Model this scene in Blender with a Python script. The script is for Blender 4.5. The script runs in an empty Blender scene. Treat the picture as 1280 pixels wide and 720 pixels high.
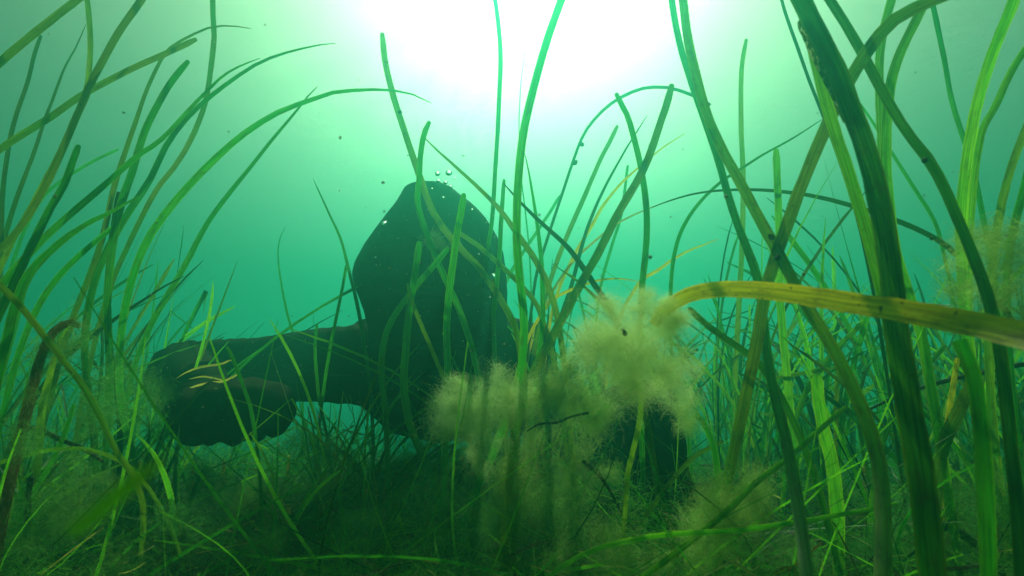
import bpy, bmesh, math, random
import numpy as np
from mathutils import Vector, Matrix

# ------------------------------------------------------------------ camera, sky, sun, exposure
S = bpy.context.scene
COL = S.collection
R = math.radians
rng = np.random.default_rng(7)
random.seed(7)

CAM_H, PITCH, FPX = 0.14, R(11.0), 700.0          # focal length in pixels of the 1280 wide photograph
cam_d = bpy.data.cameras.new('camera'); cam = bpy.data.objects.new('camera', cam_d); COL.objects.link(cam)
cam.location = (0, 0, CAM_H); cam.rotation_euler = (R(90) + PITCH, 0, 0)
cam_d.sensor_width = 36.0; cam_d.lens = FPX / 1280 * 36.0
cam_d.clip_start = 0.01; cam_d.clip_end = 500
cam_d.dof.use_dof = True; cam_d.dof.focus_distance = 0.75; cam_d.dof.aperture_fstop = 13.0
S.camera = cam

SUN_EL, SUN_AZ = R(44.0), R(2.0)                  # behind the diver, above the top edge, a little to the right
w = bpy.data.worlds.new('World'); S.world = w; w.use_nodes = True
nt = w.node_tree; nt.nodes.clear()
sky = nt.nodes.new('ShaderNodeTexSky'); sky.sky_type = 'NISHITA'; sky.sun_disc = False
sky.dust_density = 8.0; sky.air_density = 0.35; sky.ozone_density = 0.2; sky.sun_elevation = SUN_EL; sky.sun_rotation = SUN_AZ
bg = nt.nodes.new('ShaderNodeBackground'); bg.inputs['Strength'].default_value = 0.09
out = nt.nodes.new('ShaderNodeOutputWorld')
nt.links.new(sky.outputs[0], bg.inputs[0]); nt.links.new(bg.outputs[0], out.inputs[0])

sl = bpy.data.lights.new('sun', 'SUN'); sun = bpy.data.objects.new('sun', sl); COL.objects.link(sun)
sl.energy = 5.0; sl.angle = R(0.6); sl.color = (1.0, 0.90, 0.74)
sd = Vector((math.sin(SUN_AZ) * math.cos(SUN_EL), math.cos(SUN_AZ) * math.cos(SUN_EL), math.sin(SUN_EL)))
sun.rotation_euler = sd.to_track_quat('Z', 'Y').to_euler()

S.view_settings.view_transform = 'Standard'; S.view_settings.look = 'None'
S.view_settings.gamma = 1.0; S.view_settings.use_curve_mapping = False
S.view_settings.exposure = 0.95
S.render.engine = 'CYCLES'
S.cycles.use_denoising = True
S.cycles.max_bounces = 6; S.cycles.volume_bounces = 1; S.cycles.transparent_max_bounces = 12
S.cycles.diffuse_bounces = 3; S.cycles.sample_clamp_indirect = 6.0

# water: the murk in front of everything
WATER_TOP = 0.95
WATER_DENSITY = 0.65
WATER_COLOR = (0.028, 0.282, 0.228)               # scattered
WATER_ABSORB = (0.0, 0.28, 0.27)                  # red goes first
WATER_G = 0.76

# ------------------------------------------------------------------ helpers
CP, SP = math.cos(PITCH), math.sin(PITCH)
def at(px, py, d):
    xc = (px - 640) / FPX * d; yc = (360 - py) / FPX * d
    return Vector((xc, d * CP - yc * SP, CAM_H + d * SP + yc * CP))

def tag(o, label=None, cat=None, group=None, kind=None):
    if label: o['label'] = label
    if cat: o['category'] = cat
    if group: o['group'] = group
    if kind: o['kind'] = kind
    return o

def link(name, me, mat=None, parent=None, smooth=True):
    o = bpy.data.objects.new(name, me); COL.objects.link(o)
    if mat is not None:
        me.materials.clear(); me.materials.append(mat)
    if smooth and len(me.polygons):
        me.polygons.foreach_set('use_smooth', np.ones(len(me.polygons), dtype=bool))
    if parent: o.parent = parent
    return o

def empty(name, loc):
    o = bpy.data.objects.new(name, None); COL.objects.link(o); o.location = loc
    o.empty_display_size = 0.05
    return o

def np_mesh(name, V, F):
    """V (n,3), F (m,k) arrays -> mesh"""
    V = np.asarray(V, dtype=np.float32); F = np.asarray(F, dtype=np.int32)
    me = bpy.data.meshes.new(name)
    me.vertices.add(len(V)); me.vertices.foreach_set('co', V.ravel())
    m, k = F.shape
    me.loops.add(m * k); me.loops.foreach_set('vertex_index', F.ravel())
    me.polygons.add(m)
    me.polygons.foreach_set('loop_start', np.arange(0, m * k, k, dtype=np.int32))
    me.polygons.foreach_set('loop_total', np.full(m, k, dtype=np.int32))
    me.update(calc_edges=True)
    return me

def catmull(P, n):
    P = np.asarray(P, float)
    if len(P) < 3:
        t = np.linspace(0, 1, n)[:, None]
        return P[0] * (1 - t) + P[-1] * t
    A = np.vstack([2 * P[0] - P[1], P, 2 * P[-1] - P[-2]])
    seg = np.linalg.norm(np.diff(P, axis=0), axis=1)
    cum = np.concatenate([[0], np.cumsum(seg)]); tt = np.linspace(0, cum[-1], n)
    outp = []
    for t in tt:
        i = min(len(seg) - 1, np.searchsorted(cum, t, side='right') - 1)
        u = (t - cum[i]) / max(seg[i], 1e-9)
        p0, p1, p2, p3 = A[i], A[i + 1], A[i + 2], A[i + 3]
        outp.append(.5 * (2 * p1 + (p2 - p0) * u + (2 * p0 - 5 * p1 + 4 * p2 - p3) * u * u + (3 * p1 - p0 - 3 * p2 + p3) * u ** 3))
    return np.array(outp)

def vnoise(P, scale, seed=0, oct=3):
    """cheap smooth pseudo-noise from summed sines, P (n,3) -> (n,)"""
    r = np.random.default_rng(seed); v = np.zeros(len(P)); amp = 1.0; s = scale
    for _ in range(oct):
        for _k in range(4):
            d = r.normal(size=3); d /= np.linalg.norm(d)
            v += amp * np.sin(P @ d * s * (0.7 + .6 * r.random()) + r.random() * 6.28) * .35
        amp *= .55; s *= 2.03
    return v

# ------------------------------------------------------------------ materials
def new_mat(name):
    m = bpy.data.materials.new(name); m.use_nodes = True
    n = m.node_tree; n.nodes.clear()
    o = n.nodes.new('ShaderNodeOutputMaterial')
    return m, n, o

def N(nt, t, **kw):
    n = nt.nodes.new(t)
    for k, v in kw.items():
        if k.startswith('i_'):
            key = k[2:]
            n.inputs[int(key) if key.isdigit() else key].default_value = v
        else: setattr(n, k, v)
    return n

def mixc(nt, fac, a, b, mode='MIX'):
    n = nt.nodes.new('ShaderNodeMix'); n.data_type = 'RGBA'; n.blend_type = mode
    for sock, v in ((n.inputs[0], fac), (n.inputs[6], a), (n.inputs[7], b)):
        if hasattr(v, 'is_linked'): nt.links.new(v, sock)
        elif isinstance(v, (int, float)): sock.default_value = v
        else: sock.default_value = (*v, 1)
    return n.outputs[2]

def ramp(nt, src, p0, p1, c0=0.0, c1=1.0):
    n = nt.nodes.new('ShaderNodeMapRange'); n.interpolation_type = 'SMOOTHSTEP'
    n.inputs[1].default_value = p0; n.inputs[2].default_value = p1
    n.inputs[3].default_value = c0; n.inputs[4].default_value = c1
    nt.links.new(src, n.inputs[0]); return n.outputs[0]

def blade_mat(name, col_a, col_b, spot=(0.03, 0.035, 0.012), spots=0.5, trans=0.5, tipcol=None, crust=0.0, blotch=0.5):
    """leaf: veins along its length, patchy yellowing, dark epiphyte specks, light passing through"""
    m, n, o = new_mat(name)
    uv = N(n, 'ShaderNodeUVMap'); sep = N(n, 'ShaderNodeSeparateXYZ'); n.links.new(uv.outputs[0], sep.inputs[0])
    info = N(n, 'ShaderNodeObjectInfo')
    off = N(n, 'ShaderNodeVectorMath', operation='ADD'); n.links.new(uv.outputs[0], off.inputs[0])
    rv = N(n, 'ShaderNodeCombineXYZ'); rm = N(n, 'ShaderNodeMath', operation='MULTIPLY', i_1=37.0)
    n.links.new(info.outputs['Random'], rm.inputs[0]); n.links.new(rm.outputs[0], rv.inputs[0]); n.links.new(rm.outputs[0], rv.inputs[1])
    n.links.new(rv.outputs[0], off.inputs[1])
    # veins (u runs over the blade's width, v is metres along it)
    vmap = N(n, 'ShaderNodeMapping'); vmap.inputs['Scale'].default_value = (6.0, 16.0, 1.0); n.links.new(off.outputs[0], vmap.inputs[0])
    vn = N(n, 'ShaderNodeTexNoise', i_Scale=1.3, i_Detail=3.0, i_Roughness=0.6); n.links.new(vmap.outputs[0], vn.inputs['Vector'])
    # yellowing patches
    pmap = N(n, 'ShaderNodeMapping'); pmap.inputs['Scale'].default_value = (0.7, 9.0, 1.0); n.links.new(off.outputs[0], pmap.inputs[0])
    pn = N(n, 'ShaderNodeTexNoise', i_Scale=1.0, i_Detail=2.0); n.links.new(pmap.outputs[0], pn.inputs['Vector'])
    base = mixc(n, ramp(n, pn.outputs[0], 0.38, 0.66), col_a, col_b)
    base = mixc(n, ramp(n, vn.outputs[0], 0.40, 0.60, 0.0, 0.75), base, (col_a[0] * .38, col_a[1] * .48, col_a[2] * .5))
    rim = N(n, 'ShaderNodeMath', operation='SUBTRACT', i_1=0.5); n.links.new(sep.outputs[0], rim.inputs[0])
    ra = N(n, 'ShaderNodeMath', operation='ABSOLUTE'); n.links.new(rim.outputs[0], ra.inputs[0])
    base = mixc(n, ramp(n, ra.outputs[0], 0.36, 0.5, 0.0, 0.65), base, (col_b[0] * 1.5 + .05, col_b[1] * 1.15, col_b[2]))
    fmap = N(n, 'ShaderNodeMapping'); fmap.inputs['Scale'].default_value = (1.2, 60.0, 1.0); n.links.new(off.outputs[0], fmap.inputs[0])
    fn = N(n, 'ShaderNodeTexNoise', i_Scale=1.0, i_Detail=4.0, i_Roughness=0.7); n.links.new(fmap.outputs[0], fn.inputs['Vector'])
    base = mixc(n, ramp(n, fn.outputs[0], 0.48, 0.70, 0.0, blotch), base, spot)
    rnd = N(n, 'ShaderNodeHueSaturation'); n.links.new(base, rnd.inputs['Color'])
    mr = ramp(n, info.outputs['Random'], 0, 1, 0.75, 1.2); n.links.new(mr, rnd.inputs['Value'])
    base = rnd.outputs[0]
    if tipcol:                                   # v is stored with the tip at 0
        base = mixc(n, ramp(n, sep.outputs[1], 0.10, 0.0), base, tipcol)
    # specks
    smap = N(n, 'ShaderNodeMapping'); smap.inputs['Scale'].default_value = (1.6, 230.0, 1.0); n.links.new(off.outputs[0], smap.inputs[0])
    sn = N(n, 'ShaderNodeTexNoise', i_Scale=1.6, i_Detail=2.0, i_Roughness=0.55); n.links.new(smap.outputs[0], sn.inputs['Vector'])
    sf = ramp(n, sn.outputs[0], 0.65, 0.72, 0.0, spots)
    base = mixc(n, sf, base, spot)
    if crust:
        cmap = N(n, 'ShaderNodeMapping'); cmap.inputs['Scale'].default_value = (3.0, 130.0, 1.0); n.links.new(off.outputs[0], cmap.inputs[0])
        cn = N(n, 'ShaderNodeTexNoise', i_Scale=1.5, i_Detail=4.0); n.links.new(cmap.outputs[0], cn.inputs['Vector'])
        base = mixc(n, ramp(n, cn.outputs[0], 0.52, 0.6, 0.0, crust), base, (0.34, 0.36, 0.26))
    dif = N(n, 'ShaderNodeBsdfDiffuse'); tr = N(n, 'ShaderNodeBsdfTranslucent'); gl = N(n, 'ShaderNodeBsdfGlossy', i_Roughness=0.42)
    n.links.new(base, dif.inputs[0])
    tc = mixc(n, 1.0, base, (1.55, 1.45, 0.75), 'MULTIPLY'); n.links.new(tc, tr.inputs[0])
    bump = N(n, 'ShaderNodeBump', i_Strength=0.35, i_Distance=0.0006); n.links.new(vn.outputs[0], bump.inputs['Height'])
    for s in (dif, gl): n.links.new(bump.outputs[0], s.inputs['Normal'])
    m1 = N(n, 'ShaderNodeMixShader', i_0=trans); n.links.new(dif.outputs[0], m1.inputs[1]); n.links.new(tr.outputs[0], m1.inputs[2])
    m2 = N(n, 'ShaderNodeMixShader', i_0=0.025)
    n.links.new(m1.outputs[0], m2.inputs[1]); n.links.new(gl.outputs[0], m2.inputs[2])
    n.links.new(m2.outputs[0], o.inputs[0])
    return m

M = {}
M['green']  = blade_mat('leaf_green',  (0.018, 0.240, 0.014), (0.045, 0.280, 0.016), trans=0.62)
M['dark']   = blade_mat('leaf_dark',   (0.012, 0.080, 0.012), (0.022, 0.115, 0.014), trans=0.34)
M['mid']    = blade_mat('leaf_mid',    (0.016, 0.150, 0.012), (0.045, 0.210, 0.014), trans=0.54)
M['bright'] = blade_mat('leaf_bright', (0.085, 0.420, 0.016), (0.150, 0.440, 0.018), trans=0.64, blotch=0.3)
M['olive']  = blade_mat('leaf_olive',  (0.110, 0.200, 0.014), (0.034, 0.190, 0.014), spots=0.8, trans=0.48)
M['lime']   = blade_mat('leaf_lime',   (0.165, 0.300, 0.014), (0.065, 0.270, 0.014), trans=0.56)
M['yellow'] = blade_mat('leaf_yellow', (0.520, 0.460, 0.008), (0.400, 0.420, 0.012), spot=(0.05, 0.04, 0.01), spots=0.9, trans=0.56, blotch=0.6)
M['pale']   = blade_mat('leaf_pale',   (0.560, 0.520, 0.170), (0.420, 0.440, 0.120), spots=0.3)
M['brown']  = blade_mat('leaf_brown',  (0.150, 0.095, 0.028), (0.080, 0.055, 0.020), trans=0.25, crust=0.25)
M['crust']  = blade_mat('leaf_crusted',(0.020, 0.100, 0.012), (0.070, 0.170, 0.020), trans=0.4, crust=0.9)

def fuzz_mat(name, a, b, c, scale=30.0, trans=0.68, clear=0.4):
    m, n, o = new_mat(name)
    g = N(n, 'ShaderNodeNewGeometry')
    nz = N(n, 'ShaderNodeTexNoise', i_Scale=scale, i_Detail=3.0); n.links.new(g.outputs['Position'], nz.inputs['Vector'])
    nz2 = N(n, 'ShaderNodeTexNoise', i_Scale=scale * .33, i_Detail=2.0); n.links.new(g.outputs['Position'], nz2.inputs['Vector'])
    base = mixc(n, ramp(n, nz.outputs[0], 0.36, 0.64), a, b)
    base = mixc(n, ramp(n, nz2.outputs[0], 0.48, 0.66), base, c)
    d = N(n, 'ShaderNodeBsdfDiffuse'); t = N(n, 'ShaderNodeBsdfTranslucent')
    n.links.new(base, d.inputs[0]); n.links.new(base, t.inputs[0])
    mx = N(n, 'ShaderNodeMixShader', i_0=trans); n.links.new(d.outputs[0], mx.inputs[1]); n.links.new(t.outputs[0], mx.inputs[2])
    if clear:
        tp = N(n, 'ShaderNodeBsdfTransparent'); m3 = N(n, 'ShaderNodeMixShader', i_0=clear)
        n.links.new(mx.outputs[0], m3.inputs[1]); n.links.new(tp.outputs[0], m3.inputs[2]); mx = m3
    n.links.new(mx.outputs[0], o.inputs[0]); return m
M['fuzz_pale'] = fuzz_mat('algae_pale', (0.80, 0.92, 0.46), (0.74, 0.88, 0.38), (0.62, 0.80, 0.28))
M['fuzz_olive'] = fuzz_mat('algae_olive', (0.54, 0.74, 0.20), (0.46, 0.68, 0.16), (0.34, 0.48, 0.10))
M['fuzz_green'] = fuzz_mat('algae_green', (0.18, 0.48, 0.10), (0.13, 0.40, 0.08), (0.26, 0.44, 0.09))
M['mat'] = fuzz_mat('algae_mat', (0.08, 0.36, 0.05), (0.20, 0.50, 0.08), (0.06, 0.07, 0.025), scale=16.0, trans=0.4, clear=0.0)

def seabed_mat():
    m, n, o = new_mat('seabed_mud')
    g = N(n, 'ShaderNodeNewGeometry')
    a = N(n, 'ShaderNodeTexNoise', i_Scale=9.0, i_Detail=8.0, i_Roughness=0.65); n.links.new(g.outputs['Position'], a.inputs['Vector'])
    b = N(n, 'ShaderNodeTexNoise', i_Scale=60.0, i_Detail=6.0, i_Roughness=0.7); n.links.new(g.outputs['Position'], b.inputs['Vector'])
    c = mixc(n, ramp(n, a.outputs[0], 0.35, 0.65), (0.022, 0.050, 0.012), (0.050, 0.085, 0.022))
    c = mixc(n, ramp(n, b.outputs[0], 0.48, 0.66, 0, .8), c, (0.035, 0.025, 0.014))
    p = N(n, 'ShaderNodeBsdfPrincipled', i_Roughness=0.95); n.links.new(c, p.inputs['Base Color'])
    bu = N(n, 'ShaderNodeBump', i_Strength=0.9, i_Distance=0.01); n.links.new(b.outputs[0], bu.inputs['Height']); n.links.new(bu.outputs[0], p.inputs['Normal'])
    n.links.new(p.outputs[0], o.inputs[0]); return m
M['seabed'] = seabed_mat()

def neoprene(name, col, rough=0.6, silt=0.08, sunlit_top=0.10):
    m, n, o = new_mat(name)
    g = N(n, 'ShaderNodeNewGeometry')
    fine = N(n, 'ShaderNodeTexNoise', i_Scale=900.0, i_Detail=2.0); n.links.new(g.outputs['Position'], fine.inputs['Vector'])
    mid = N(n, 'ShaderNodeTexNoise', i_Scale=38.0, i_Detail=5.0, i_Roughness=0.6); n.links.new(g.outputs['Position'], mid.inputs['Vector'])
    c = mixc(n, ramp(n, mid.outputs[0], 0.5, 0.72, 0, silt), col, (0.07, 0.08, 0.055))
    if sunlit_top:  # sunlit rim painted into the colour: upward-facing parts turn pale brown in patches
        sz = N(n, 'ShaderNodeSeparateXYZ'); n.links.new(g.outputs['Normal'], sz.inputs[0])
        up = N(n, 'ShaderNodeMath', operation='MULTIPLY'); n.links.new(ramp(n, sz.outputs[2], .72, .95), up.inputs[0]); n.links.new(ramp(n, mid.outputs[0], .36, .56, .15, sunlit_top), up.inputs[1])
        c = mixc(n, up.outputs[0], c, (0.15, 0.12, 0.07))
    p = N(n, 'ShaderNodeBsdfPrincipled', i_Roughness=max(rough, .8), i_IOR=1.06); n.links.new(c, p.inputs['Base Color'])
    ad = N(n, 'ShaderNodeMath', operation='MULTIPLY_ADD', i_1=0.12); n.links.new(fine.outputs[0], ad.inputs[0]); n.links.new(mid.outputs[0], ad.inputs[2])
    bu = N(n, 'ShaderNodeBump', i_Strength=0.5, i_Distance=0.004); n.links.new(ad.outputs[0], bu.inputs['Height']); n.links.new(bu.outputs[0], p.inputs['Normal'])
    n.links.new(p.outputs[0], o.inputs[0]); return m
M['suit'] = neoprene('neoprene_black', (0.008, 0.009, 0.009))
M['seam'] = neoprene('seam_tape', (0.030, 0.033, 0.032), rough=0.7, sunlit_top=0.3)
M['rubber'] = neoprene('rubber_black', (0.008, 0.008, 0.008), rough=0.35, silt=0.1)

def glass(name, ior, rough=0.02, col=(1, 1, 1)):
    m, n, o = new_mat(name)
    p = N(n, 'ShaderNodeBsdfPrincipled', i_Roughness=rough, i_IOR=ior)
    p.inputs['Transmission Weight'].default_value = 1.0; p.inputs['Base Color'].default_value = (*col, 1)
    n.links.new(p.outputs[0], o.inputs[0]); return m
M['lens'] = glass('mask_glass', 1.12, 0.05, (0.25, 0.3, 0.3))
M['bubble'] = glass('air_bubble', 0.76, 0.0)

def plain(name, col, rough=0.9):
    m, n, o = new_mat(name)
    g = N(n, 'ShaderNodeNewGeometry'); nz = N(n, 'ShaderNodeTexNoise', i_Scale=220.0, i_Detail=4.0); n.links.new(g.outputs['Position'], nz.inputs['Vector'])
    c = mixc(n, ramp(n, nz.outputs[0], .35, .65), col, tuple(v * .45 for v in col))
    p = N(n, 'ShaderNodeBsdfPrincipled', i_Roughness=rough); n.links.new(c, p.inputs['Base Color'])
    bu = N(n, 'ShaderNodeBump', i_Strength=0.7, i_Distance=0.002); n.links.new(nz.outputs[0], bu.inputs['Height']); n.links.new(bu.outputs[0], p.inputs['Normal'])
    n.links.new(p.outputs[0], o.inputs[0]); return m
M['speck'] = plain('drifting_silt', (0.55, 0.56, 0.40))
M['stick'] = plain('dead_stem', (0.055, 0.032, 0.016))

# ------------------------------------------------------------------ seabed, water, surface
def ground_z(x, y):
    P = np.stack([np.asarray(x, float).ravel(), np.asarray(y, float).ravel(), np.zeros(np.size(x))], 1)
    return (vnoise(P, 5.0, 3, 3) * 0.010 + vnoise(P, 22.0, 4, 2) * 0.004 - 0.004
            - .075 * np.clip(P[:, 1] - .95, 0, 7) ** 1.15)
def gz(x, y): return float(ground_z(np.array([x]), np.array([y]))[0])

def build_seabed():
    u = np.linspace(-1, 1, 150); k = np.sign(u) * (np.abs(u) ** 3.2 * 28 + np.abs(u) * 1.6)
    X, Y = np.meshgrid(k, k + 1.0)
    Z = ground_z(X, Y).reshape(X.shape)
    V = np.stack([X.ravel(), Y.ravel(), Z.ravel()], 1); n = len(k)
    i = np.arange(n * n).reshape(n, n)
    F = np.stack([i[:-1, :-1].ravel(), i[:-1, 1:].ravel(), i[1:, 1:].ravel(), i[1:, :-1].ravel()], 1)
    o = link('seabed', np_mesh('seabed', V, F), M['seabed']); tag(o, kind='structure')
build_seabed()

def build_surface():
    n = 120; L = 29.0
    k = np.linspace(-L, L, n); X, Y = np.meshgrid(k, k)
    P = np.stack([X.ravel(), Y.ravel(), np.zeros(n * n)], 1)
    Z = WATER_TOP + 0.12 + vnoise(P, 3.0, 9, 2) * 0.02
    V = np.stack([X.ravel(), Y.ravel(), Z], 1); i = np.arange(n * n).reshape(n, n)
    F = np.stack([i[:-1, :-1].ravel(), i[:-1, 1:].ravel(), i[1:, 1:].ravel(), i[1:, :-1].ravel()], 1)
    m, nd, o = new_mat('water_surface')
    t = N(nd, 'ShaderNodeBsdfTransparent'); t.inputs[0].default_value = (1.0, 0.95, 0.64, 1)
    gm = N(nd, 'ShaderNodeNewGeometry'); wv = N(nd, 'ShaderNodeTexNoise', i_Scale=1500.0, i_Detail=0.0); nd.links.new(gm.outputs['Position'], wv.inputs['Vector'])
    bp = N(nd, 'ShaderNodeBump', i_Strength=1.0, i_Distance=0.0011); nd.links.new(wv.outputs[0], bp.inputs['Height'])
    g = N(nd, 'ShaderNodeBsdfGlossy', i_Roughness=0.4); g.inputs[0].default_value = (0.95, 1.0, 0.97, 1)
    fr = N(nd, 'ShaderNodeFresnel', i_IOR=1.333)          # beyond the critical angle the surface mirrors the water below it
    nd.links.new(bp.outputs[0], fr.inputs['Normal']); nd.links.new(bp.outputs[0], g.inputs['Normal'])
    mx = N(nd, 'ShaderNodeMixShader'); nd.links.new(fr.outputs[0], mx.inputs[0])
    nd.links.new(t.outputs[0], mx.inputs[1]); nd.links.new(g.outputs[0], mx.inputs[2])
    nd.links.new(mx.outputs[0], o.inputs[0])
    ob = link('water_surface', np_mesh('water_surface', V, F), m); tag(ob, kind='structure')
build_surface()

def build_haze():
    bm = bmesh.new(); bmesh.ops.create_cube(bm, size=1.0)
    bmesh.ops.scale(bm, vec=(58.0, 58.0, WATER_TOP + 2.0), verts=bm.verts)
    bmesh.ops.translate(bm, vec=(0, 1.0, (WATER_TOP - 2.0) / 2), verts=bm.verts)
    me = bpy.data.meshes.new('haze'); bm.to_mesh(me); bm.free()
    m, n, o = new_mat('green_water')
    v = N(n, 'ShaderNodeVolumePrincipled', i_Density=WATER_DENSITY, i_Anisotropy=WATER_G)
    v.inputs['Color'].default_value = (*WATER_COLOR, 1)
    v.inputs['Absorption Color'].default_value = (*WATER_ABSORB, 1)
    n.links.new(v.outputs[0], o.inputs['Volume'])
    tag(link('haze', me, m, smooth=False), kind='stuff')
build_haze()

# ------------------------------------------------------------------ the diver
def build_person():
    root = empty('person', at(555, 600, 1.0)); root.location.z = 0.0
    tag(root, 'diver in black hooded wetsuit and gloves crawling towards the viewer through the seagrass', 'person')
    bm = bmesh.new()
    def ball(c, r, sc=(1, 1, 1), rot=None):
        mt = Matrix.Translation(c)
        if rot is not None: mt = mt @ rot
        mt = mt @ Matrix.Diagonal((r * sc[0], r * sc[1], r * sc[2], 1))
        bmesh.ops.create_icosphere(bm, subdivisions=2, radius=1.0, matrix=mt)
    def limb(pts):
        """pts: list of (Vector, radius) joined by dense tapered beads"""
        for (a, ra), (b, rb) in zip(pts[:-1], pts[1:]):
            d = b - a; ball(a, ra); ball(b, rb)
            mt = Matrix.Translation((a + b) / 2) @ d.to_track_quat('Z', 'Y').to_matrix().to_4x4()
            bmesh.ops.create_cone(bm, cap_ends=True, segments=20, radius1=ra, radius2=rb, depth=d.length, matrix=mt)
    # head: hood crown bowed towards the viewer, narrow flat top and wide temples
    HD = 0.84
    ext = [(245.6, 512, 574, .060), (247.5, 507, 580, .066), (255, 504, 588, .074), (267, 496, 598, .083), (280, 486, 610, .092), (299, 472, 622, .100), (316, 460, 629, .104),
           (338, 449, 632, .107), (350, 446.5, 633, .107), (366, 450, 634, .106), (388, 458, 634, .104), (410, 464, 634, .10), (435, 466, 636, .10), (470, 463, 645, .10)]
    rings = [(y, (l + r_) / 2, (r_ - l) / 2, q) for (y, l, r_, q) in ext]
    prev = None; vs_all = []
    K = 40
    for (py, cx, rp, rd) in rings:
        row = []
        for k in range(K):
            a = 2 * math.pi * k / K
            ca, sa = math.cos(a), math.sin(a)
            ex = 0.80
            dx = math.copysign(abs(ca) ** ex, ca) * rp; dd = math.copysign(abs(sa) ** ex, sa) * rd
            if py < 260: pyo = py + 7 * max(0, ca) ** 2 - 2 * max(0, -ca) ** 3
            else: pyo = py
            row.append(bm.verts.new(at(cx + dx, pyo, HD) + Vector((0, dd, 0))))
        if prev:
            for k in range(K): bm.faces.new((prev[k], prev[(k + 1) % K], row[(k + 1) % K], row[k]))
        else: bm.faces.new(row[::-1])
        prev = row
    bm.faces.new(prev)
    # neck and trunk going back, away from the viewer
    limb([(at(550, 400, .90), .085), (at(553, 450, .98), .11)])
    for t in np.linspace(0, 1, 12):
        c = at(553, 462, .97).lerp(at(575, 468, 1.50), t)
        ball(c, 1, (.165 - .02 * t + .01 * math.sin(t * 3), .12, .125 - .012 * t))
    # shoulders
    ball(at(478, 452, .92), .078); ball(at(640, 455, .92), .078)
    limb([(at(478, 452, .92), .074), (at(553, 445, 1.0), .11), (at(640, 455, .92), .074)])
    # viewer's left arm: upper arm out to the side, forearm swung towards the lens
    sh = at(470, 455, .89); el = at(232, 470, .86); wr = at(252, 506, .68)
    limb([(sh, .064), (at(395, 456, .875), .0575), (at(320, 462, .865), .049), (at(262, 466, .86), .050), (el, .054)])
    limb([(el, .054), (at(236, 482, .80), .051), (wr, .040)])
    # gloved fist, knuckles towards the lens, thumb closed on its right
    limb([(wr, .037), (at(278, 512, .635), .036)])
    for px, py in ((246, 514), (278, 510), (312, 508)): limb([(at(px, py - 5, .622), .030), (at(px, py + 12, .622), .028)])
    limb([(at(240, 514, .625), .027), (at(318, 508, .622), .028)])
    for k in range(4):                                        # little finger on the left, index on the right
        x = (233, 262, 291, 320)[k]; y0 = (494, 487, 483, 484)[k]; rr = (.0112, .0120, .0124, .0122)[k]; y1 = (540, 546, 546, 541)[k]
        limb([(at(x + 3, y0 + 4, .60), rr * 1.12), (at(x, y0 + 12, .572), rr), (at(x - 2, (y0 + y1) / 2 + 2, .560), rr), (at(x - 1, y1 - 6, .570), rr * .95), (at(x + 1, y1, .592), rr * .9)])
    limb([(at(316, 494, .615), .020), (at(346, 497, .592), .0165), (at(353, 514, .568), .0142), (at(343, 531, .553), .0128)])
    # viewer's right arm: down to the seabed, hand planted with spread fingers
    s2 = at(640, 470, .93); e2 = at(738, 548, .86); w2 = at(812, 512, .68)
    limb([(s2, .064), (at(690, 512, .90), .056), (e2, .050)])
    limb([(e2, .050), (at(785, 520, .76), .045), (w2, .037)])
    hp = at(818, 640, .62); hp.z = .036
    limb([(w2, .036), (at(818, 560, .645), .036), (hp, .034)])
    for k in range(4):
        a = R(-70 + k * 14); d0 = Vector((math.cos(a) * .9 + .1, math.sin(a), 0)).normalized()
        b0 = hp + Vector((d0.x * .02 + (k - 1.5) * .018, d0.y * .03, -.002)); ln = (.055, .065, .062, .05)[k]
        m1 = b0 + d0 * ln * .55 + Vector((0, 0, .004)); m2 = b0 + d0 * ln; m2.z = .012
        limb([(hp, .020), (b0, .0130), (m1, .0115), (m2, .0095)])
    limb([(hp, .020), (hp + Vector((-.035, -.012, -.006)), .0125), (hp + Vector((-.060, -.035, -.012)), .0105)])
    # hips and legs trailing behind
    for sx in (-1, 1):
        hip = at(575, 470, 1.5) + Vector((sx * .085, 0, -.02)); kn = hip + Vector((sx * .10, .42, -.05)); kn.z = .075
        an = kn + Vector((sx * .02, .40, 0)); an.z = .06
        limb([(hip, .090), (kn, .062)]); limb([(kn, .062), (kn.lerp(an, .3), .058), (an, .040)])
        limb([(an, .038), (an + Vector((0, .09, -.015)), .03), (an + Vector((0, .19, -.022)), .025)])
    me = bpy.data.meshes.new('body'); bm.to_mesh(me); bm.free()
    tmp = bpy.data.objects.new('tmp', me); COL.objects.link(tmp)
    md = tmp.modifiers.new('r', 'REMESH'); md.mode = 'VOXEL'; md.voxel_size = 0.0042
    ms = tmp.modifiers.new('s', 'SMOOTH'); ms.iterations = 2; ms.factor = .5
    dg = bpy.context.evaluated_depsgraph_get(); dg.update()
    me2 = bpy.data.meshes.new_from_object(tmp.evaluated_get(dg))
    bpy.data.objects.remove(tmp); bpy.data.meshes.remove(me)
    # folds of the suit: elbow, armpit, wrist
    n = len(me2.vertices); co = np.empty(n * 3); me2.vertices.foreach_get('co', co); co = co.reshape(n, 3)
    no = np.empty(n * 3); me2.vertices.foreach_get('normal', no); no = no.reshape(n, 3)
    dsp = np.zeros(n)
    for c, rad, axis, freq, amp in ((el, .13, (el - sh).normalized(), 330, .0026), (sh, .12, (el - sh).normalized(), 280, .0028),
                                    (wr, .07, (wr - el).normalized(), 420, .0026), (e2, .12, (w2 - e2).normalized(), 320, .003),
                                    (at(550, 425, .80), .11, Vector((0, -.3, 1)).normalized(), 300, .0034)):
        dv = co - np.array(c); fall = np.exp(-(np.linalg.norm(dv, axis=1) / rad) ** 2 * 2)
        ph = dv @ np.array(axis) * freq + vnoise(co, 28, 5, 2) * 2.4
        dsp += fall * amp * (np.sin(ph) * .7 + np.abs(np.sin(ph * .5)) * .6)
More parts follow.
